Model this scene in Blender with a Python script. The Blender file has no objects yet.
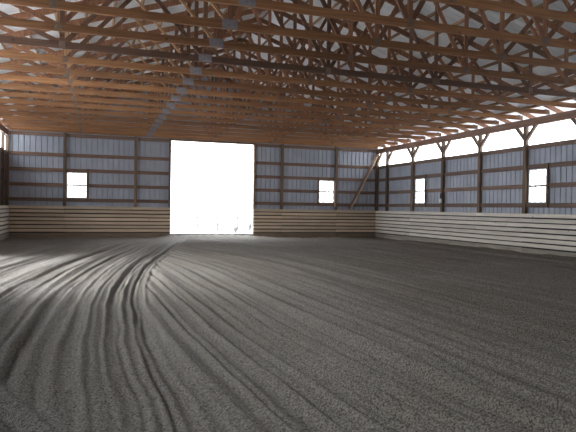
import bpy, math, random
from mathutils import Vector, Matrix, noise
random.seed(7)
S = bpy.context.scene
COL = S.collection

# ---------------------------------------------------------------- camera
F_PX, YAW, PITCH, ROLL, CAM_H = 572.08, 0.3223, -0.0135, 0.0154, 1.387
fw = Vector((math.sin(YAW)*math.cos(PITCH), math.cos(YAW)*math.cos(PITCH), math.sin(PITCH)))
rt = Vector((math.cos(YAW), -math.sin(YAW), 0))
up = rt.cross(fw)
r2 = rt*math.cos(ROLL) + up*math.sin(ROLL)
u2 = -rt*math.sin(ROLL) + up*math.cos(ROLL)
cd = bpy.data.cameras.new('camera'); cam = bpy.data.objects.new('camera', cd); COL.objects.link(cam)
cd.sensor_width = 36; cd.lens = F_PX*36/576; cd.clip_end = 500
M = Matrix((r2, u2, -fw)).transposed().to_4x4(); M.translation = Vector((0, 0, CAM_H))
cam.matrix_world = M
S.camera = cam

# ---------------------------------------------------------------- world / exposure
GLOW = 17.0
W = bpy.data.worlds.new('overcast_sky'); S.world = W; W.use_nodes = True
nt = W.node_tree; nt.nodes.clear()
bg = nt.nodes.new('ShaderNodeBackground'); wo = nt.nodes.new('ShaderNodeOutputWorld')
tc = nt.nodes.new('ShaderNodeTexCoord'); sx = nt.nodes.new('ShaderNodeSeparateXYZ')
cr = nt.nodes.new('ShaderNodeValToRGB')
cr.color_ramp.elements[0].position = 0.0; cr.color_ramp.elements[0].color = (0.97, 0.98, 1.0, 1)
cr.color_ramp.elements[1].position = 1.0; cr.color_ramp.elements[1].color = (0.80, 0.88, 1.0, 1)
nt.links.new(tc.outputs['Generated'], sx.inputs[0]); nt.links.new(sx.outputs['Z'], cr.inputs[0])
vn = nt.nodes.new('ShaderNodeVectorMath'); vn.operation = 'NORMALIZE'
vd = nt.nodes.new('ShaderNodeVectorMath'); vd.operation = 'DOT_PRODUCT'
vd.inputs[1].default_value = Vector((-.74, .06, .67)).normalized()      # veiled sun behind thin cloud, off to the left
mxx = nt.nodes.new('ShaderNodeMath'); mxx.operation = 'MAXIMUM'; mxx.inputs[1].default_value = 0
pw = nt.nodes.new('ShaderNodeMath'); pw.operation = 'POWER'; pw.inputs[1].default_value = 30
ml = nt.nodes.new('ShaderNodeMath'); ml.operation = 'MULTIPLY_ADD'; ml.inputs[1].default_value = GLOW; ml.inputs[2].default_value = 1.0
vs = nt.nodes.new('ShaderNodeVectorMath'); vs.operation = 'SCALE'
nt.links.new(tc.outputs['Generated'], vn.inputs[0]); nt.links.new(vn.outputs[0], vd.inputs[0]); nt.links.new(vd.outputs['Value'], mxx.inputs[0])
nt.links.new(mxx.outputs[0], pw.inputs[0]); nt.links.new(pw.outputs[0], ml.inputs[0]); nt.links.new(cr.outputs[0], vs.inputs[0]); nt.links.new(ml.outputs[0], vs.inputs['Scale'])
nt.links.new(vs.outputs[0], bg.inputs['Color']); nt.links.new(bg.outputs[0], wo.inputs[0])
bg.inputs['Strength'].default_value = 5.0
W.cycles.sampling_method = 'MANUAL'; W.cycles.sample_map_resolution = 256
S.view_settings.view_transform = 'Standard'; S.view_settings.look = 'None'
S.view_settings.gamma = 1; S.view_settings.use_curve_mapping = False
S.view_settings.exposure = 0.22
S.cycles.max_bounces = 10; S.cycles.diffuse_bounces = 6

# ---------------------------------------------------------------- plan of the building
XL, XR, YB, YF = -3.58, 13.71, 26.71, -5.0
XC = (XL+XR)/2
HE = 4.52            # underside of the trusses
KH = 1.33            # kickboard height
ST = 3.60            # top of side-wall steel
POSTY = [25.65-2.44*i for i in range(13)]
LD = (10.0, 17.0, 3.58)   # side doorway in left wall: y0, y1, head height
DX0, DX1, DZ = 3.21, 7.14, 4.42

def portal(name, loc, sx_, sy_, direction):
    l = bpy.data.lights.new(name, 'AREA'); l.shape = 'RECTANGLE'; l.size = sx_; l.size_y = sy_
    l.cycles.is_portal = True
    o = bpy.data.objects.new(name, l); COL.objects.link(o)
    o.location = loc
    o.rotation_euler = Vector(direction).to_track_quat('-Z', 'Y').to_euler()
    return o
portal('daylight_portal', ((DX0+DX1)/2, YB+0.25, DZ/2), DX1-DX0, DZ, (0, -1, 0))
portal('daylight_portal', (XR+0.25, (YB+YF)/2, 4.2), YB-YF, 1.2, (-1, 0, 0))
portal('daylight_portal', (XL-0.25, (YB+YF)/2, 4.2), YB-YF, 1.2, (1, 0, 0))
portal('daylight_portal', (XL-0.27, (LD[0]+LD[1])/2, LD[2]/2), LD[1]-LD[0], LD[2], (1, 0, 0))

# ---------------------------------------------------------------- helpers
class MB:
    def __init__(s): s.v = []; s.f = []
    def box(s, x0, x1, y0, y1, z0, z1):
        b = len(s.v)
        s.v += [(x0,y0,z0),(x1,y0,z0),(x1,y1,z0),(x0,y1,z0),(x0,y0,z1),(x1,y0,z1),(x1,y1,z1),(x0,y1,z1)]
        s.f += [tuple(b+i for i in q) for q in ((0,3,2,1),(4,5,6,7),(0,1,5,4),(1,2,6,5),(2,3,7,6),(3,0,4,7))]
        return s
    def bar(s, a, b, side, w, h):
        """bar from a to b; side = direction of its width w; h across the third direction"""
        a, b, side = Vector(a), Vector(b), Vector(side).normalized()
        d = (b-a).normalized(); o = d.cross(side).normalized()
        k = len(s.v)
        for p in (a, b):
            for i, j in ((-1,-1),(1,-1),(1,1),(-1,1)):
                s.v.append(tuple(p + side*(i*w/2) + o*(j*h/2)))
        s.f += [tuple(k+i for i in q) for q in ((0,1,2,3),(7,6,5,4),(0,4,5,1),(1,5,6,2),(2,6,7,3),(3,7,4,0))]
        return s
    def tube(s, pts, r, n=8):
        pts = [Vector(p) for p in pts]; k = len(s.v)
        for i, p in enumerate(pts):
            d = (pts[min(i+1, len(pts)-1)] - pts[max(i-1, 0)]).normalized()
            a = d.cross(Vector((0.31, 0.9, 0.17))).normalized(); b = d.cross(a)
            rr = r[i] if isinstance(r, (list, tuple)) else r
            for j in range(n):
                t = 2*math.pi*j/n
                s.v.append(tuple(p + a*(rr*math.cos(t)) + b*(rr*math.sin(t))))
        for i in range(len(pts)-1):
            for j in range(n):
                s.f.append((k+i*n+j, k+i*n+(j+1) % n, k+(i+1)*n+(j+1) % n, k+(i+1)*n+j))
        s.f.append(tuple(k+j for j in range(n))[::-1]); s.f.append(tuple(k+(len(pts)-1)*n+j for j in range(n)))
        return s
    def build(s, name, mat, parent=None, loc=None, bevel=0.0):
        me = bpy.data.meshes.new(name)
        off = Vector(loc) if loc is not None else Vector((0,0,0))
        me.from_pydata([tuple(Vector(p)-off) for p in s.v], [], s.f); me.update()
        me.materials.append(mat)
        o = bpy.data.objects.new(name, me); COL.objects.link(o)
        o.location = off
        if parent is not None: o.parent = parent
        if bevel:
            m = o.modifiers.new('bevel', 'BEVEL'); m.width = bevel; m.segments = 1; m.limit_method = 'ANGLE'
        return o

def tag(o, label=None, cat=None, group=None, kind=None):
    if label: o['label'] = label
    if cat: o['category'] = cat
    if group: o['group'] = group
    if kind: o['kind'] = kind
    return o
def empty(name, loc=(0,0,0)):
    o = bpy.data.objects.new(name, None); COL.objects.link(o); o.location = loc; o.empty_display_size = .2
    return o
def copy_tree(o, parent=None):
    c = o.copy(); COL.objects.link(c)
    if parent is not None: c.parent = parent
    for ch in list(o.children): copy_tree(ch, c)
    return c
ORD = ['first','second','third','fourth','fifth','sixth','seventh','eighth','ninth','tenth','eleventh','twelfth',
       'thirteenth','fourteenth','fifteenth','sixteenth','seventeenth','eighteenth','nineteenth','twentieth']

# ---------------------------------------------------------------- materials
def mat_base(name):
    m = bpy.data.materials.new(name); m.use_nodes = True
    return m, m.node_tree, m.node_tree.nodes['Principled BSDF']
def wood(name, c1, c2, axis, rough=.75, var=.35, knots=True):
    m, t, p = mat_base(name)
    N, L = t.nodes, t.links
    co = N.new('ShaderNodeTexCoord'); mp = N.new('ShaderNodeMapping')
    sc = [9, 9, 9]
    if axis is not None: sc = [26, 26, 26]; sc[axis] = 1.3
    mp.inputs['Scale'].default_value = sc
    oi = N.new('ShaderNodeObjectInfo')
    ad = N.new('ShaderNodeVectorMath'); ad.operation = 'ADD'
    sc2 = N.new('ShaderNodeMath'); sc2.operation = 'MULTIPLY'; sc2.inputs[1].default_value = 57.0
    L.new(oi.outputs['Random'], sc2.inputs[0]); L.new(co.outputs['Object'], ad.inputs[0]); L.new(sc2.outputs[0], ad.inputs[1])
    L.new(ad.outputs[0], mp.inputs[0])
    n1 = N.new('ShaderNodeTexNoise'); n1.inputs['Scale'].default_value = 1.0; n1.inputs['Detail'].default_value = 4
    L.new(mp.outputs[0], n1.inputs['Vector'])
    r = N.new('ShaderNodeValToRGB'); r.color_ramp.elements[0].position = .32; r.color_ramp.elements[1].position = .68
    r.color_ramp.elements[0].color = (*c2, 1); r.color_ramp.elements[1].color = (*c1, 1)
    L.new(n1.outputs['Fac'], r.inputs[0])
    col = r.outputs[0]
    if knots:
        v = N.new('ShaderNodeTexVoronoi'); v.inputs['Scale'].default_value = 2.6
        L.new(ad.outputs[0], v.inputs['Vector'])
        kr = N.new('ShaderNodeValToRGB'); kr.color_ramp.elements[0].position = .03; kr.color_ramp.elements[1].position = .09
        kr.color_ramp.elements[0].color = (.25,.17,.12,1); kr.color_ramp.elements[1].color = (1,1,1,1)
        L.new(v.outputs['Distance'], kr.inputs[0])
        mx = N.new('ShaderNodeMixRGB'); mx.blend_type = 'MULTIPLY'; mx.inputs[0].default_value = .8
        L.new(col, mx.inputs[1]); L.new(kr.outputs[0], mx.inputs[2]); col = mx.outputs[0]
    hv = N.new('ShaderNodeHueSaturation')
    mr = N.new('ShaderNodeMapRange'); mr.inputs['To Min'].default_value = 1-var; mr.inputs['To Max'].default_value = 1+var*.5
    L.new(oi.outputs['Random'], mr.inputs[0]); L.new(mr.outputs[0], hv.inputs['Value']); L.new(col, hv.inputs['Color'])
    L.new(hv.outputs[0], p.inputs['Base Color'])
    p.inputs['Roughness'].default_value = rough
    b = N.new('ShaderNodeBump'); b.inputs['Strength'].default_value = .2; b.inputs['Distance'].default_value = .01
    L.new(n1.outputs['Fac'], b.inputs['Height']); L.new(b.outputs[0], p.inputs['Normal'])
    return m
TR1, TR2 = (.37, .175, .070), (.22, .095, .036)
M_CH = wood('truss_lumber_along', TR1, TR2, 0, var=.30)
M_CHD = wood('truss_lumber_dark', (.20,.105,.06), (.13,.065,.04), 0)
M_WEB = wood('truss_lumber_web', (.34, .16, .08), (.19, .085, .045), 2, var=.5)
M_WEBP = wood('truss_lumber_pale', (.46, .27, .13), (.30, .165, .075), 2, var=.1)
M_PUR = wood('purlin_lumber', (.36,.21,.11), (.24,.13,.07), 1)
M_POST = wood('post_lumber', (.22,.15,.10), (.13,.085,.06), 2)
M_HDR = wood('header_lumber', (.34,.21,.15), (.24,.14,.10), 1, var=.1)
M_GX = wood('girt_lumber_x', (.26,.16,.11), (.16,.10,.075), 0)
M_GY = wood('girt_lumber_y', (.26,.17,.13), (.16,.11,.085), 1)
M_KX = wood('kickboard_lumber_x', (.72,.58,.42), (.54,.41,.29), 0, var=.2)
M_KY = wood('kickboard_lumber_y', (.86,.81,.72), (.66,.61,.53), 1, var=.16)
M_KB = wood('kickboard_bottom_stained', (.40,.37,.31), (.25,.22,.18), 1, var=.1)
M_KBX = wood('kickboard_bottom_stained_x', (.26,.20,.14), (.15,.11,.08), 0, var=.1)

def simple(name, c, rough=.6, metal=0.0, nscale=None, namp=.15):
    m, t, p = mat_base(name)
    p.inputs['Roughness'].default_value = rough; p.inputs['Metallic'].default_value = metal
    N, L = t.nodes, t.links
    co = N.new('ShaderNodeTexCoord'); n = N.new('ShaderNodeTexNoise'); n.inputs['Scale'].default_value = nscale or 3
    n.inputs['Detail'].default_value = 4
    L.new(co.outputs['Object'], n.inputs['Vector'])
    r = N.new('ShaderNodeValToRGB')
    r.color_ramp.elements[0].color = (*[x*(1-namp) for x in c], 1); r.color_ramp.elements[1].color = (*[min(1, x*(1+namp)) for x in c], 1)
    r.color_ramp.elements[0].position = .3; r.color_ramp.elements[1].position = .7
    L.new(n.outputs['Fac'], r.inputs[0]); L.new(r.outputs[0], p.inputs['Base Color'])
    return m
M_STEEL = simple('wall_steel', (.40,.435,.50), .45, .0, 1.5, .10)
M_ROOF = simple('roof_steel', (.74,.76,.76), .5, .0, 1.2, .08)
M_PLATE = simple('galvanised_plate', (.27,.25,.26), .55, .2, 20, .2)
M_PLATED = simple('dull_plate', (.20,.13,.09), .6, .1, 20, .2)
M_WHITE = simple('white_vinyl', (.82,.82,.80), .4, 0, 6, .05)
M_BLACK = simple('black_rubber', (.02,.02,.022), .5, 0, 9, .2)
M_CONC = simple('threshold_wood', (.16,.13,.11), .8, 0, 5, .25)
M_FENCE = simple('weathered_fence', (.17,.16,.155), .9, 0, 5, .2)
M_LEAF = simple('dry_shrub', (.27,.26,.24), .9, 0, 8, .4)
M_GRD = simple('pale_gravel', (.74,.74,.74), .95, 0, .7, .12)
mg, tg, pg = mat_base('window_glass')
for n in list(tg.nodes):
    if n.type != 'OUTPUT_MATERIAL': tg.nodes.remove(n)
o_ = [n for n in tg.nodes if n.type == 'OUTPUT_MATERIAL'][0]
tr = tg.nodes.new('ShaderNodeBsdfTransparent'); gl = tg.nodes.new('ShaderNodeBsdfGlossy'); gl.inputs['Roughness'].default_value = .03
mx = tg.nodes.new('ShaderNodeMixShader'); mx.inputs[0].default_value = .07
tg.links.new(tr.outputs[0], mx.inputs[1]); tg.links.new(gl.outputs[0], mx.inputs[2]); tg.links.new(mx.outputs[0], o_.inputs[0])
M_GLASS = mg

M_GAPSHADE = simple('gap_shade_dark', (.035,.03,.027), .9, 0, 4, .2)  # near-black colour that paints the shade in the kickboard gaps
# footing: harrowed sand and soil
m, t, p = mat_base('arena_footing'); N, L = t.nodes, t.links
co = N.new('ShaderNodeTexCoord')
n1 = N.new('ShaderNodeTexNoise'); n1.inputs['Scale'].default_value = 60; n1.inputs['Detail'].default_value = 6; n1.inputs['Roughness'].default_value = .7
n2 = N.new('ShaderNodeTexNoise'); n2.inputs['Scale'].default_value = .45; n2.inputs['Detail'].default_value = 3
n3 = N.new('ShaderNodeTexNoise'); n3.inputs['Scale'].default_value = 170; n3.inputs['Detail'].default_value = 3
for n in (n1, n2, n3): L.new(co.outputs['Object'], n.inputs['Vector'])
ra = N.new('ShaderNodeValToRGB'); ra.color_ramp.elements[0].position = .40; ra.color_ramp.elements[1].position = .60
ra.color_ramp.elements[0].color = (.060,.053,.044,1); ra.color_ramp.elements[1].color = (.30,.272,.232,1)
L.new(n1.outputs['Fac'], ra.inputs[0])
rb = N.new('ShaderNodeValToRGB'); rb.color_ramp.elements[0].position = .35; rb.color_ramp.elements[1].position = .65
rb.color_ramp.elements[0].color = (.86,.84,.80,1); rb.color_ramp.elements[1].color = (1,1,1,1)
L.new(n2.outputs['Fac'], rb.inputs[0])
mm = N.new('ShaderNodeMixRGB'); mm.blend_type = 'MULTIPLY'; mm.inputs[0].default_value = 1
L.new(ra.outputs[0], mm.inputs[1]); L.new(rb.outputs[0], mm.inputs[2]); L.new(mm.outputs[0], p.inputs['Base Color'])
p.inputs['Roughness'].default_value = .85; p.inputs['Specular IOR Level'].default_value = .25
b1 = N.new('ShaderNodeBump'); b1.inputs['Strength'].default_value = 1.0; b1.inputs['Distance'].default_value = .03
b2 = N.new('ShaderNodeBump'); b2.inputs['Strength'].default_value = .5; b2.inputs['Distance'].default_value = .004
L.new(n1.outputs['Fac'], b1.inputs['Height']); L.new(n3.outputs['Fac'], b2.inputs['Height'])
L.new(b1.outputs[0], b2.inputs['Normal']); L.new(b2.outputs[0], p.inputs['Normal'])
M_FLOOR = m

# ---------------------------------------------------------------- floor with harrow grooves
def sp(x, k): return k*math.log1p(math.exp(min(30, x/k)))
def sstep(a, b, x):
    t = max(0, min(1, (x-a)/(b-a))); return t*t*(3-2*t)
def n1d(u, s, v=0.0): return noise.noise(Vector((u, v, s)))
def rn(u, s, v):                      # ridged profile: rounded furrows with sharper crests
    q = abs(n1d(u, s, v)); return .32-min(q, .5)
def ridges(u, v, s):
    a = .7+.6*n1d(u*.7, s+40, v*.1)
    h = .040*n1d(u*1.9, s, v*.04) + .11*a*rn(u*3.1, s+3, v*.05) + .075*a*rn(u*5.7, s+7, v*.09)
    h += (.040 if s < 5 else .085)*(.55+.8*abs(n1d(u*.9, s+60, v*.06)))*(1-abs(math.sin(math.pi*(u+.07*n1d(u*2.2, s+70, v*.07))/(.20 if s < 5 else .24))))
    h += .020*n1d(u*13, s+9, v*.2) + .009*n1d(u*25, s+5, v*.5)
    return h
RUTS = [(0.20, .028, .05), (.40, .026, .05), (-.35, .04, .030), (-.12, .022, .02), (-.75, .05, .028), (.0, .02, .016),
        (-1.15, .06, .03), (-1.7, .05, .025), (-2.3, .05, .022)]
RUTB = [(1.0, .03, .03), (1.32, .03, .022), (1.75, .05, .03), (2.05, .025, .02), (2.5, .05, .026), (2.95, .04, .02), (3.5, .05, .028),
        (4.2, .05, .02), (4.9, .05, .024), (5.7, .06, .02), (6.8, .06, .02)]
def height(x, y):
    wob = .03*n1d(y*.35, 2.2) + .02*n1d(y*1.3, 4.4)
    gA = .22*sp(y-11, 2.0) + .035*max(0, 6.3-y)**1.25
    uA = x - gA + wob
    gB = -.025*max(0, y-6)*(1 if x < 4 else .4) + .05*max(0, 6.5-y)**1.3*(1 if x < 3 else .5)
    # right-hand passes bend left before the doorway
    cB = .30*sp(y-16, 2.0)*max(0, 1-abs(x-3)/9)
    uB = x - gB + cB + wob*.7
    hA = ridges(uA, y, 1.0)
    for c, w, d in RUTS:
        c2 = c + .03*n1d(y*.8, c*9); hA -= d*(.75+.5*n1d(y*.4, c*5))*math.exp(-((uA-c2)/w)**2); hA += .4*d*math.exp(-((uA-c2-2.1*w)/w)**2)
    hB = ridges(uB, y, 11.0)
    for c, w, d in RUTB:
        c2 = c + .03*n1d(y*.6, c*9); hB -= 1.7*d*math.exp(-((uB-c2)/w)**2); hB += .4*d*math.exp(-((uB-c2-2.0*w)/w)**2)
    # boundary between passes
    edge = .60 + .03*n1d(y*.5, 31)
    m = sstep(edge-.06, edge+.12, uA)
    h = hA*(1-m) + hB*m
    # crossing pass at near left
    uC = x*.92 + y*.39
    mc = sstep(1.42, 1.25, uC + .05*n1d(y*2, 8))*sstep(5.6, 4.6, y)
    hC = ridges(uC*1.0, x, 21.0)*1.2
    h = h*(1-mc) + hC*mc
    # churned far end in front of the door
    far = sstep(21.5, 24.5, y)
    h = h*(1-.6*far) + far*.03*noise.noise(Vector((x*1.1, y*1.1, 5)))
    h += .015*noise.noise(Vector((x*.5, y*.5, 3))) + .008*noise.noise(Vector((x*6, y*6, 9)))
    if y < 14: h += (.011 if x < .6 else .006)*noise.noise(Vector((x*24, y*24, 4)))
    h += .11*sstep(25.6, 26.6, y)*sstep(DX0-1.2, DX0+.3, x)*sstep(DX1+1.2, DX1-.3, x)*(1+.35*noise.noise(Vector((x*2.2, y*2.2, 17))))
    e = min(XR-x, x-XL)
    h -= .060
    h += .022*sstep(.8, 0, e)*(.3+1.6*noise.noise(Vector((x*1.5, y*1.5, 13))))
    return h
xs = []
x = XL-.12
while x < XR+.12:
    xs.append(x)
    x += .018 if (-2.6 < x < 4.2) else .032
xs.append(XR+.14)
ys = []
y = YF
while y < YB+.35:
    ys.append(y)
    y += .25 if y < 2 else (.026 if y < 7 else (.06 if y < 12 else .11))
ys.append(YB+.35)
fb = MB(); nx = len(xs)
for y in ys:
    for x in xs: fb.v.append((x, y, height(x, y) if y > 1 else -.03))
for j in range(len(ys)-1):
    for i in range(nx-1):
        a = j*nx+i; fb.f.append((a, a+1, a+nx+1, a+nx))
fl = fb.build('floor', M_FLOOR); tag(fl, 'harrowed brown-grey arena footing with long curving grooves', 'floor', kind='structure')
for q in fl.data.polygons: q.use_smooth = True

# exterior ground
g = MB(); g.box(-80, 120, -60, 160, -.4, -.12)
go = g.build('ground', M_GRD); tag(go, 'pale bright ground outside the barn beyond the doorway', 'ground', kind='structure')

# ---------------------------------------------------------------- ribbed steel walls
def corr(mb, axis, c, u0, u1, z0, z1f, out):
    """ribbed sheet in the plane axis=c running over u; out = +1/-1 direction of the outside"""
    P = .2286; u = u0; prof = []
    k = math.floor(u0/P)
    pts = [(u0, 0)]
    while k*P < u1:
        b = k*P
        for du, d in ((-.022, 0), (-.012, .036), (.012, .036), (.022, 0), (.076, 0), (.080, .005), (.086, 0), (.145, 0), (.149, .005), (.155, 0)):
            if u0 < b+du < u1: pts.append((b+du, d))
        k += 1
    pts.append((u1, 0)); pts.sort()
    base = len(mb.v)
    for u, d in pts:
        for z in (z0, z1f(u) if callable(z1f) else z1f):
            q = c + out*d
            mb.v.append((q, u, z) if axis == 0 else (u, q, z))
    for i in range(len(pts)-1):
        a = base+2*i
        mb.f.append((a, a+1, a+3, a+2))
RP = 1/3.0
def roof_under(x): return 4.94 + (XR-XC - abs(x-XC))*RP
def with_holes(mb, axis, c, u0, u1, z0, z1, holes, out):
    u = u0
    for (a, b, h0, h1) in sorted(holes):
        corr(mb, axis, c, u, a, z0, z1, out)
        if h0 > z0: corr(mb, axis, c, a, b, z0, h0, out)
        corr(mb, axis, c, a, b, h1, z1, out)
        u = b
    corr(mb, axis, c, u, u1, z0, z1, out)
WINX = [(-1.26, -.44), (10.57, 11.37)]
WINY = [(14.92, 15.76), (22.15, 23.02)]
WZ0, WZ1 = 1.70, 2.81
SB = YB+.13; SR = XR+.14; SL = XL-.14
mb = MB()
with_holes(mb, 1, SB, SL, SR, -.2, roof_under, [(DX0, DX1, -.2, DZ)] + [(a, b, WZ0, WZ1) for a, b in WINX], 1)
tag(mb.build('wall_back', M_STEEL), 'far end wall of blue-grey ribbed steel sheet around the bright doorway', 'wall', kind='structure')
mb = MB(); with_holes(mb, 0, SR, YF, SB, -.2, ST, [(a, b, WZ0, WZ1) for a, b in WINY], 1)
tag(mb.build('wall_right', M_STEEL), 'right side wall of blue-grey ribbed steel sheet below an open eave', 'wall', kind='structure')
mb = MB(); with_holes(mb, 0, SL, YF, SB, -.2, ST, [(LD[0], LD[1], -.2, LD[2])], -1)
tag(mb.build('wall_left', M_STEEL), 'left side wall of ribbed steel sheet below an open eave', 'wall', kind='structure')
mb = MB(); corr(mb, 1, YF, SL, SR, -.2, roof_under, -1)
tag(mb.build('wall_front', M_STEEL), 'near end wall of ribbed steel sheet', 'wall', kind='structure')

# roof (underside of the ribbed sheets) : two slopes with overhang
mb = MB()
OV = .86
for s in (-1, 1):
    P = .2286; pts = []; yy = YF-.3
    while yy < YB+.5:
        pts += [(yy, 0), (yy+.18, 0), (yy+.195, .02), (yy+.213, .02)]; yy += P
    base = len(mb.v)
    for y_, d in pts:
        mb.v.append((XC, y_, roof_under(XC)+d))
        xe = (XR+OV) if s > 0 else (XL-OV)
        mb.v.append((xe, y_, roof_under(xe)+d))
    for i in range(len(pts)-1):
        a = base+2*i; mb.f.append((a, a+1, a+3, a+2))
tag(mb.build('ceiling', M_ROOF), 'underside of the pale ribbed steel roof above the trusses', 'roof', kind='structure')

# ---------------------------------------------------------------- purlins
TOPC = 4.78          # centre line height of top chord at the walls
SLN = Vector((1, 0, RP)).normalized()
for side, nm in ((-1, 'left'), (1, 'right')):
    for k in range(14):
        d = .12 + k*.655
        x = XC + side*d
        z = roof_under(x) - .055
        b = MB().bar((x, 5.0, z), (x, SB-.02, z), (1, 0, -side*RP), .04, .09)
        o = b.build('roof_purlin', M_PUR, loc=(x, 5.0, z))
        tag(o, 'timber purlin running lengthwise under the pale roof sheets on the %s slope' % nm, 'purlin', 'purlins under the %s roof slope' % nm)

# ---------------------------------------------------------------- trusses
def zt(x): return TOPC + (XR-XC-abs(x-XC))*RP     # top chord centre line
def make_truss(dark=False):
    root = empty('roof_truss', (XC, 0, HE))
    L0, R0 = XL-XC, XR-XC
    MC = M_CHD if dark else M_CH
    MW = M_CHD if dark else M_WEB
    off = Vector((XC, 0, HE))
    def P(x, z): return Vector((x, 0, z-HE))
    zb = .07
    def bar(name, a, b, h, mat, w=.04, dy=0):
        mb = MB().bar(Vector(a)+Vector((0,dy,0)), Vector(b)+Vector((0,dy,0)), (0,1,0), w, h)
        return mb.build(name, mat, root)
    # bottom chord in spliced lengths is read as one member
    bar('bottom_chord', (L0-.03, 0, zb), (R0+.03, 0, zb), .14, MC, .042)
    for s in (-1, 1):
        xe = XC + s*(R0+OV-.06)
        bar('top_chord', P(0, zt(XC)), P(xe-XC, zt(xe)), .14, MW, .042)
    step = (R0-L0)/6
    bn = [L0+step*i for i in range(7)]
    tn = [L0+step*(i+.5) for i in range(6)]
    def Z(x): return zt(x+XC)-HE
    segs = []
    for i in range(6):
        t = tn[i]
        if i > 0: segs.append(((bn[i]+.04, 0, zb+.05), (t, 0, Z(t)-.04)))
        if i < 5: segs.append(((bn[i+1]-.04, 0, zb+.05), (t, 0, Z(t)-.04)))
    segs.append(((bn[1], 0, zb+.05), (bn[1], 0, Z(bn[1])-.04)))
    segs.append(((bn[5], 0, zb+.05), (bn[5], 0, Z(bn[5])-.04)))
    segs.append(((bn[2], 0, zb+.05), (bn[2], 0, Z(bn[2])-.04)))
    segs.append(((bn[4], 0, zb+.05), (bn[4], 0, Z(bn[4])-.04)))
    segs.append(((bn[3], 0, zb+.05), (bn[3], 0, Z(bn[3])-.04)))
    for i, (a, b) in enumerate(segs):
        pale = (not dark) and i in (2, 10)
        o = bar('web_member', a, b, .05 if pale else .09, M_WEBP if pale else MW, .038)
        if pale: o['label'] = 'paler web member'
    for i, x in enumerate(bn):
        w = .28 if i == 2 else (.20 if i == 4 else .12)
        z0, z1 = (.004, .17) if i == 2 else (.012, .15)
        if i in (0, 6): w = .1; z1 = .16
        mb = MB(); xx = x + (.12 if i == 0 else (-.12 if i == 6 else 0))
        mb.box(xx-w/2, xx+w/2, -.024, -.0215, z0, z1); mb.box(xx-w/2, xx+w/2, .0215, .024, z0, z1)
        mb.build('gusset_plate', M_PLATE if i == 2 else M_PLATED, root)
    return root
tr0 = make_truss(False); trd = make_truss(True)
ty = [25.80-1.22*k for k in range(0, 17)]      # nearest one shown last
TY = [26.62] + ty
first = True
for k, y in enumerate(TY):
    dark = (k == 12)
    if dark: t_ = trd
    elif first: t_ = tr0; first = False
    else: t_ = copy_tree(tr0)
    t_.location = (XC, y, HE)
    if k == 0: lab = 'timber roof truss fixed against the far end wall above the doorway'
    elif dark: lab = 'darker red-brown roof truss, %s from the far end wall' % ORD[k]
    else: lab = 'orange-brown timber roof truss with metal plates, %s from the far end wall' % ORD[k]
    tag(t_, lab, 'truss', 'roof trusses across the barn')

# ---------------------------------------------------------------- side-wall headers
for s, X, nm, y0 in ((1, XR, 'right', 4.0), (-1, XL, 'left', 12.0)):
    a = X+s*.0; b = X+s*.14
    o = MB().box(min(a,b), max(a,b), y0, YB+.08, 4.27, 4.515).build('eave_beam', M_HDR, loc=(X+s*.07, YB, 4.27))
    tag(o, 'long timber eave beam over the open strip of the %s wall' % nm, 'beam')

# posts
def post(x0, x1, y0, y1, z1, lab, cat='post', nm='timber_post', grp=None, mat=None, z0=-.14):
    cx, cy = (x0+x1)/2, (y0+y1)/2
    o = MB().box(x0, x1, y0, y1, z0, z1).build(nm, mat or M_POST, loc=(cx, cy, z0), bevel=.004)
    return tag(o, lab, cat, grp)
def mitre(x, y, s):
    m_ = MB(); pr = [(0, 3.80), (0, 3.95), (.30, 4.265), (.44, 4.265)]
    for dx in (-.045, .045):
        for d, z in pr: m_.v.append((x+dx, y+s*d, z))
    m_.f += [(0, 1, 2, 3), (7, 6, 5, 4), (0, 4, 5, 1), (1, 5, 6, 2), (2, 6, 7, 3), (3, 7, 4, 0)]
    return m_
for i in range(7):
    y = POSTY[i]
    post(XR+.005, XR+.125, y-.07, y+.07, 4.262, 'square timber post on the right wall, %s from the far corner%s' % (ORD[i], ', beside a window' if i in (1, 4) else ''), grp='posts along the right wall')
    for s in (-1, 1):
        if i == 0 and s == 1: continue
        o = mitre(XR+.065, y+s*.0715, s).build('knee_brace', M_POST, loc=(XR+.065, y, 3.86))
        tag(o, 'short diagonal brace from the %s right-wall post %s to the eave beam' % (ORD[i], 'away from the camera' if s == 1 else 'towards the camera'), 'brace', 'knee braces under the right eave beam')
o = mitre(XR+.065, YB-.062, -1).build('knee_brace', M_POST, loc=(XR+.065, 26.5, 3.7))
tag(o, 'short diagonal brace at the top of the far right corner post', 'brace', 'knee braces under the right eave beam')
for i in range(4):
    y = POSTY[i]
    post(XL-.125, XL-.005, y-.07, y+.07, 4.262, 'square timber post on the left wall, %s from the far corner' % ORD[i], grp='posts along the left wall')
post(XR-.02, XR+.12, YB-.06, YB+.08, 4.262, 'dark timber post in the far right corner')
post(XL-.12, XL+.02, YB-.06, YB+.08, 4.262, 'dark timber post in the far left corner')
BP = [(-1.35, 'back wall post left of the small left window'), (1.64, 'back wall post between the left window and the doorway'),
      (8.58, 'back wall post between the doorway and the right window'), (11.45, 'back wall post just right of the right window')]
for x, lab in BP:
    post(x-.065, x+.065, YB-.06, YB+.06, HE-.005 if True else 0, 'tall timber '+lab, grp='posts along the far end wall')
post(DX0-.09, DX0-.002, YB-.05, YB+.11, HE-.01, 'dark timber jamb post on the left side of the big doorway')
post(DX1+.002, DX1+.09, YB-.05, YB+.11, HE-.01, 'dark timber jamb post on the right side of the big doorway')
o = MB().box(DX0, DX1, YB-.04, YB+.10, DZ, HE-.01).build('door_header', M_POST, loc=((DX0+DX1)/2, YB, DZ)); tag(o, 'dark timber header across the top of the big doorway', 'beam')
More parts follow.
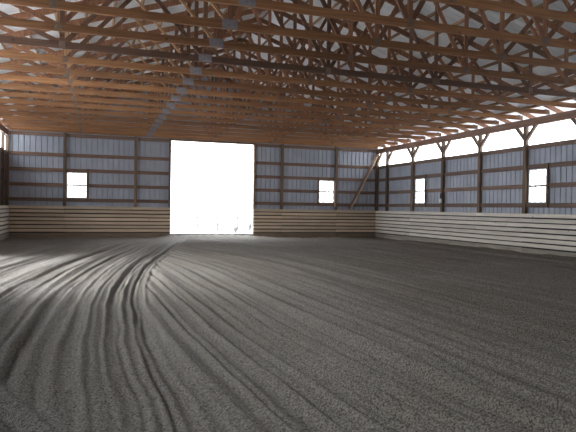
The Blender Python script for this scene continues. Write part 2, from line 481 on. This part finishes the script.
o = MB().box(DX0, DX1, YB+.02, YB+.10, -.08, .13).build('threshold_board', M_CONC, loc=((DX0+DX1)/2, YB+.06, 0)); tag(o, 'dark low threshold board across the foot of the big doorway', 'threshold')
# side doorway trim (left wall)
post(SL-.02, XL-.01, LD[0]-.1, LD[0]-.002, LD[2]+.12, 'timber jamb at the near side of the left wall doorway')
post(SL-.02, XL-.01, LD[1]+.002, LD[1]+.1, LD[2]+.12, 'timber jamb at the far side of the left wall doorway')

# ---------------------------------------------------------------- girts
GZ = [1.61, 2.25, 2.90, 3.56]
GN = ['lowest', 'second', 'third', 'top']
def segs(u0, u1, cuts):
    out = []; u = u0
    for a, b in sorted(cuts):
        out.append((u, a)); u = b
    out.append((u, u1)); return [q for q in out if q[1]-q[0] > .15]
GH = .075
def girt_x(x0, x1, z, lab):
    o = MB().box(x0, x1, YB+.065, YB+.105, z-GH, z+GH).build('wall_girt', M_GX, loc=((x0+x1)/2, YB+.085, z)); tag(o, lab, 'girt', 'horizontal girts on the far end wall')
def girt_y(X, s, y0, y1, z, lab, grp):
    a, b = X+s*.075, X+s*.115
    o = MB().box(min(a,b), max(a,b), y0, y1, z-GH, z+GH).build('wall_girt', M_GY, loc=((a+b)/2, (y0+y1)/2, z)); tag(o, lab, 'girt', grp)
for gi, z in enumerate(GZ):
    n = GN[gi]
    if gi == 1:
        girt_x(XL+.03, -1.30, z, 'second lowest girt on the end wall, left of the left window')
        girt_x(-.36, DX0-.1, z, 'second lowest girt on the end wall, between left window and doorway')
        girt_x(DX1+.1, 10.49, z, 'second lowest girt on the end wall, between doorway and right window')
        girt_x(11.40, XR-.03, z, 'second lowest girt on the end wall, right of the right window')
    else:
        girt_x(XL+.03, DX0-.1, z, '%s horizontal girt on the end wall left of the doorway' % n)
        girt_x(DX1+.1, XR-.03, z, '%s horizontal girt on the end wall right of the doorway' % n)
for a, b, nm in ((XL+.03, DX0-.1, 'left'), (DX1+.1, XR-.03, 'right')):
    girt_x(a, b, 4.42, 'dark board under the end truss on the wall %s of the doorway' % nm)
for gi, z in enumerate(GZ):
    n = GN[gi]; G = 'horizontal girts on the right wall'
    if gi == 1:
        girt_y(XR, 1, 6.0, 14.84, z, 'second lowest right-wall girt, on the near side of the near window', G)
        girt_y(XR, 1, 15.84, 22.07, z, 'second lowest right-wall girt, between the two windows', G)
        girt_y(XR, 1, 23.1, YB-.07, z, 'second lowest right-wall girt, beyond the far window', G)
    else:
        girt_y(XR, 1, 6.0, YB-.07, z, '%s horizontal girt along the right wall' % n, G)
    if gi != 1 or True:
        girt_y(XL, -1, 17.8, YB-.07, z, '%s horizontal girt along the left wall' % ('second lowest' if gi == 1 else n), 'horizontal girts on the left wall')
# studs beside windows
def stud(x0, x1, y0, y1, lab):
    post(x0, x1, y0, y1, 2.98, lab, 'stud', 'window_stud', 'short studs beside the windows', M_POST, z0=1.54)
stud(-.43, -.35, YB+.02, YB+.064, 'short timber stud right of the small left window')
stud(10.48, 10.56, YB+.02, YB+.064, 'short timber stud left of the right end-wall window')
stud(XR+.03, XR+.074, 14.83, 14.91, 'short timber stud on the near side of the near right-wall window')
stud(XR+.03, XR+.074, 22.06, 22.14, 'short timber stud on the near side of the far right-wall window')

# ---------------------------------------------------------------- kickboards
PIT = .165; BH = .119
KTOP = KH
def kick(name, axis, c0, c1, runs, joints, mat, matb, label, z_top=KTOP):
    root = empty(name, ((c0+c1)/2, runs[0], 0) if axis == 0 else (runs[0], (c0+c1)/2, 0))
    tag(root, label, 'kickboard')
    off = Vector(root.location)
    for r in range(8):
        z1 = z_top - r*PIT; z0 = z1-BH
        if r == 7: z0 = -.14
        cuts = [runs[0]] + [j for j in joints if runs[0] < j < runs[1]] + [runs[1]]
        for a, b in zip(cuts[:-1], cuts[1:]):
            j = random.uniform(-.006, .006); dt = random.uniform(-.003, .003)
            mb = MB()
            if axis == 0: mb.box(c0+dt, c1+dt, a+.003, b-.003, z0+j, z1+j)
            else: mb.box(a+.003, b-.003, c0+dt, c1+dt, z0+j, z1+j)
            mb.v = [tuple(Vector(v)-off) for v in mb.v]
            o = mb.build('board', matb if r == 7 else mat, root, bevel=.004)
            if r == 7: o['label'] = 'wider stained bottom board'
    mb = MB(); za, zb_ = -.12, z_top-.02  # added sheet behind the boards, its dark colour stands in for gap shade
    if axis == 0:
        if c0 > 0: mb.box(c1+.004, c1+.018, runs[0]+.02, runs[1]-.01, za, zb_)
        else: mb.box(c0-.018, c0-.004, runs[0]+.02, runs[1]-.01, za, zb_)
    else: mb.box(runs[0]+.01, runs[1]-.01, c1+.003, c1+.008, za, zb_)
    mb.v = [tuple(Vector(v)-off) for v in mb.v]
    o = mb.build('gap_shade_panel', M_GAPSHADE, root); o['label'] = 'added dark sheet standing in for shade in the board gaps'
    return root
kick('kickboard_rail', 0, XR-.05, XR-.020, (8.6, YB-.07), [POSTY[1], POSTY[3]+.02, POSTY[4]-.02, 20.77-4.8], M_KY, M_KB, 'pale gapped kickboards running along the foot of the right wall')
kick('kickboard_rail', 0, XL+.020, XL+.05, (17.7, YB-.07), [POSTY[1]], M_KY, M_KB, 'pale gapped kickboards along the foot of the left wall')
kick('kickboard_rail', 1, YB-.105, YB-.075, (XL+.055, DX0-.005), [-1.35], M_KX, M_KBX, 'tan gapped kickboards on the end wall left of the doorway')
kick('kickboard_rail', 1, YB-.105, YB-.075, (DX1+.005, XR-.055), [8.58, 11.45], M_KX, M_KBX, 'tan gapped kickboards on the end wall right of the doorway')

# ---------------------------------------------------------------- windows
def window(n, axis, c, u0, u1, lab):
    root = empty('window_%d' % n, ((u0+u1)/2, c, WZ0) if axis == 1 else (c, (u0+u1)/2, WZ0))
    tag(root, lab, 'window', kind='structure')
    off = Vector(root.location)
    def B(mb, a, b, z0, z1, d0=-.03, d1=.03):
        if axis == 1: mb.box(a, b, c+d0, c+d1, z0, z1)
        else: mb.box(c+d0, c+d1, a, b, z0, z1)
    def fin(mb, name, mat):
        mb.v = [tuple(Vector(v)-off) for v in mb.v]; return mb.build(name, mat, root)
    e = .0
    mb = MB(); w = .025
    B(mb, u0, u1, WZ0, WZ0+w); B(mb, u0, u1, WZ1-w, WZ1); B(mb, u0, u0+w, WZ0+w, WZ1-w); B(mb, u1-w, u1, WZ0+w, WZ1-w)
    fr = fin(mb, 'window_frame', M_WHITE)
    zm = (WZ0+WZ1)/2
    mb = MB(); B(mb, u0+w, u1-w, zm-.032, zm+.032, -.02, .02); fin(mb, 'meeting_rail', M_POST)
    for s, (za, zb_) in enumerate(((WZ0+w, zm-.032), (zm+.032, WZ1-w))):
        mb = MB()
        for k in (1, 2):
            u = u0+w+(u1-u0-2*w)*k/3; B(mb, u-.013, u+.013, za, zb_, -.005, .005)
        zz = (za+zb_)/2; B(mb, u0+w, u1-w, zz-.013, zz+.013, -.006, .006)
        fin(mb, 'muntin_grid', M_WHITE)
        mb = MB(); B(mb, u0+w, u1-w, za, zb_, .010, .014); fin(mb, 'pane', M_GLASS)
window(1, 1, YB+.12, *WINX[0], 'small two-sash window left of the doorway in the end wall')
window(2, 1, YB+.12, *WINX[1], 'small two-sash window right of the doorway in the end wall')
window(3, 0, XR+.13, *WINY[0], 'nearer two-sash window in the right wall')
window(4, 0, XR+.13, *WINY[1], 'farther two-sash window in the right wall near the corner')

# ---------------------------------------------------------------- diagonal brace, outlet and cord
root = empty('diagonal_brace', (12.14, YB-.11, 1.42)); tag(root, 'long diagonal timber brace leaning up to the far right corner', 'brace')
mb = MB().bar((0, -.01, -.02), (13.66-12.14, -.01, 4.22-1.42), (0, 1, 0), .04, .10); mb.build('plank', M_GX, root)
mb = MB().bar((.09, -.045, -.02), (13.66-12.14+.02, -.045, 4.08-1.42), (0, 1, 0), .03, .045); o = mb.build('plank', M_KX, root); o['label'] = 'narrow paler strip along the brace'
py = POSTY[2]
root = empty('outlet_box', (XR, py+.02, 1.72)); tag(root, 'small white outlet box fixed low on the third right-wall post', 'outlet')
MB().box(-.05, .004, -.06, .07, 0, .16).build('box', M_WHITE, root, bevel=.008)
MB().box(-.058, -.05, -.045, .055, .015, .145).build('cover', M_WHITE, root, bevel=.003)
pts = []
for i in range(40):
    a = i*2*math.pi/13; pts.append((XR-.012-.0006*i, py-.03+.07*math.cos(a), 2.02+.10*math.sin(a)))
pts += [(XR-.035, py-.05, 1.92), (XR-.03, py-.03, 1.88)]
o = MB().tube(pts, .009, 6).build('coiled_cord', M_BLACK, loc=(XR, py, 2.02)); tag(o, 'black cord coiled on the third right-wall post above the outlet', 'cord')

# ---------------------------------------------------------------- outside the doorway
root = empty('rail_fence', (6, 36, -.12)); tag(root, 'weathered rail fence on the bright ground beyond the doorway', 'fence')
for k in range(5):
    MB().box(k*1.3-.06, k*1.3+.06, -.06, .06, -.05, 1.0).build('fence_post', M_FENCE, root)
for z in (.35, .8):
    MB().box(-.1, 5.3, -.09, -.06, z, z+.09).build('fence_rail', M_FENCE, root)
def shrub(x, y, h, lab):
    mb = MB()
    for i in range(46):
        a = random.uniform(0, 2*math.pi); r = random.uniform(.1, .5)*h; z = random.uniform(.55, 1)*h
        p0 = Vector((x, y, -.13)); p2 = Vector((x+r*math.cos(a), y+r*math.sin(a), z))
        p1 = (p0+p2)/2 + Vector((random.uniform(-.05,.05), 0, .1*h))
        mb.tube([p0, p1, p2], [.012, .008, .003], 4)
        for q in range(5):
            t = random.uniform(.4, 1); c = p0.lerp(p2, t); d = Vector((random.uniform(-1,1), random.uniform(-1,1), random.uniform(-.3,1))).normalized()*.09
            e = d.cross(Vector((0,0,1)))*.35; k = len(mb.v)
            mb.v += [tuple(c), tuple(c+d*.5+e), tuple(c+d), tuple(c+d*.5-e)]; mb.f.append((k, k+1, k+2, k+3))
    o = mb.build('dry_shrub', M_LEAF, loc=(x, y, -.12)); tag(o, lab, 'shrub')
shrub(8.9, 34.0, .55, 'dark dry shrub outside near the right side of the doorway')
shrub(7.4, 31.5, .4, 'low dry shrub outside near the middle of the doorway')
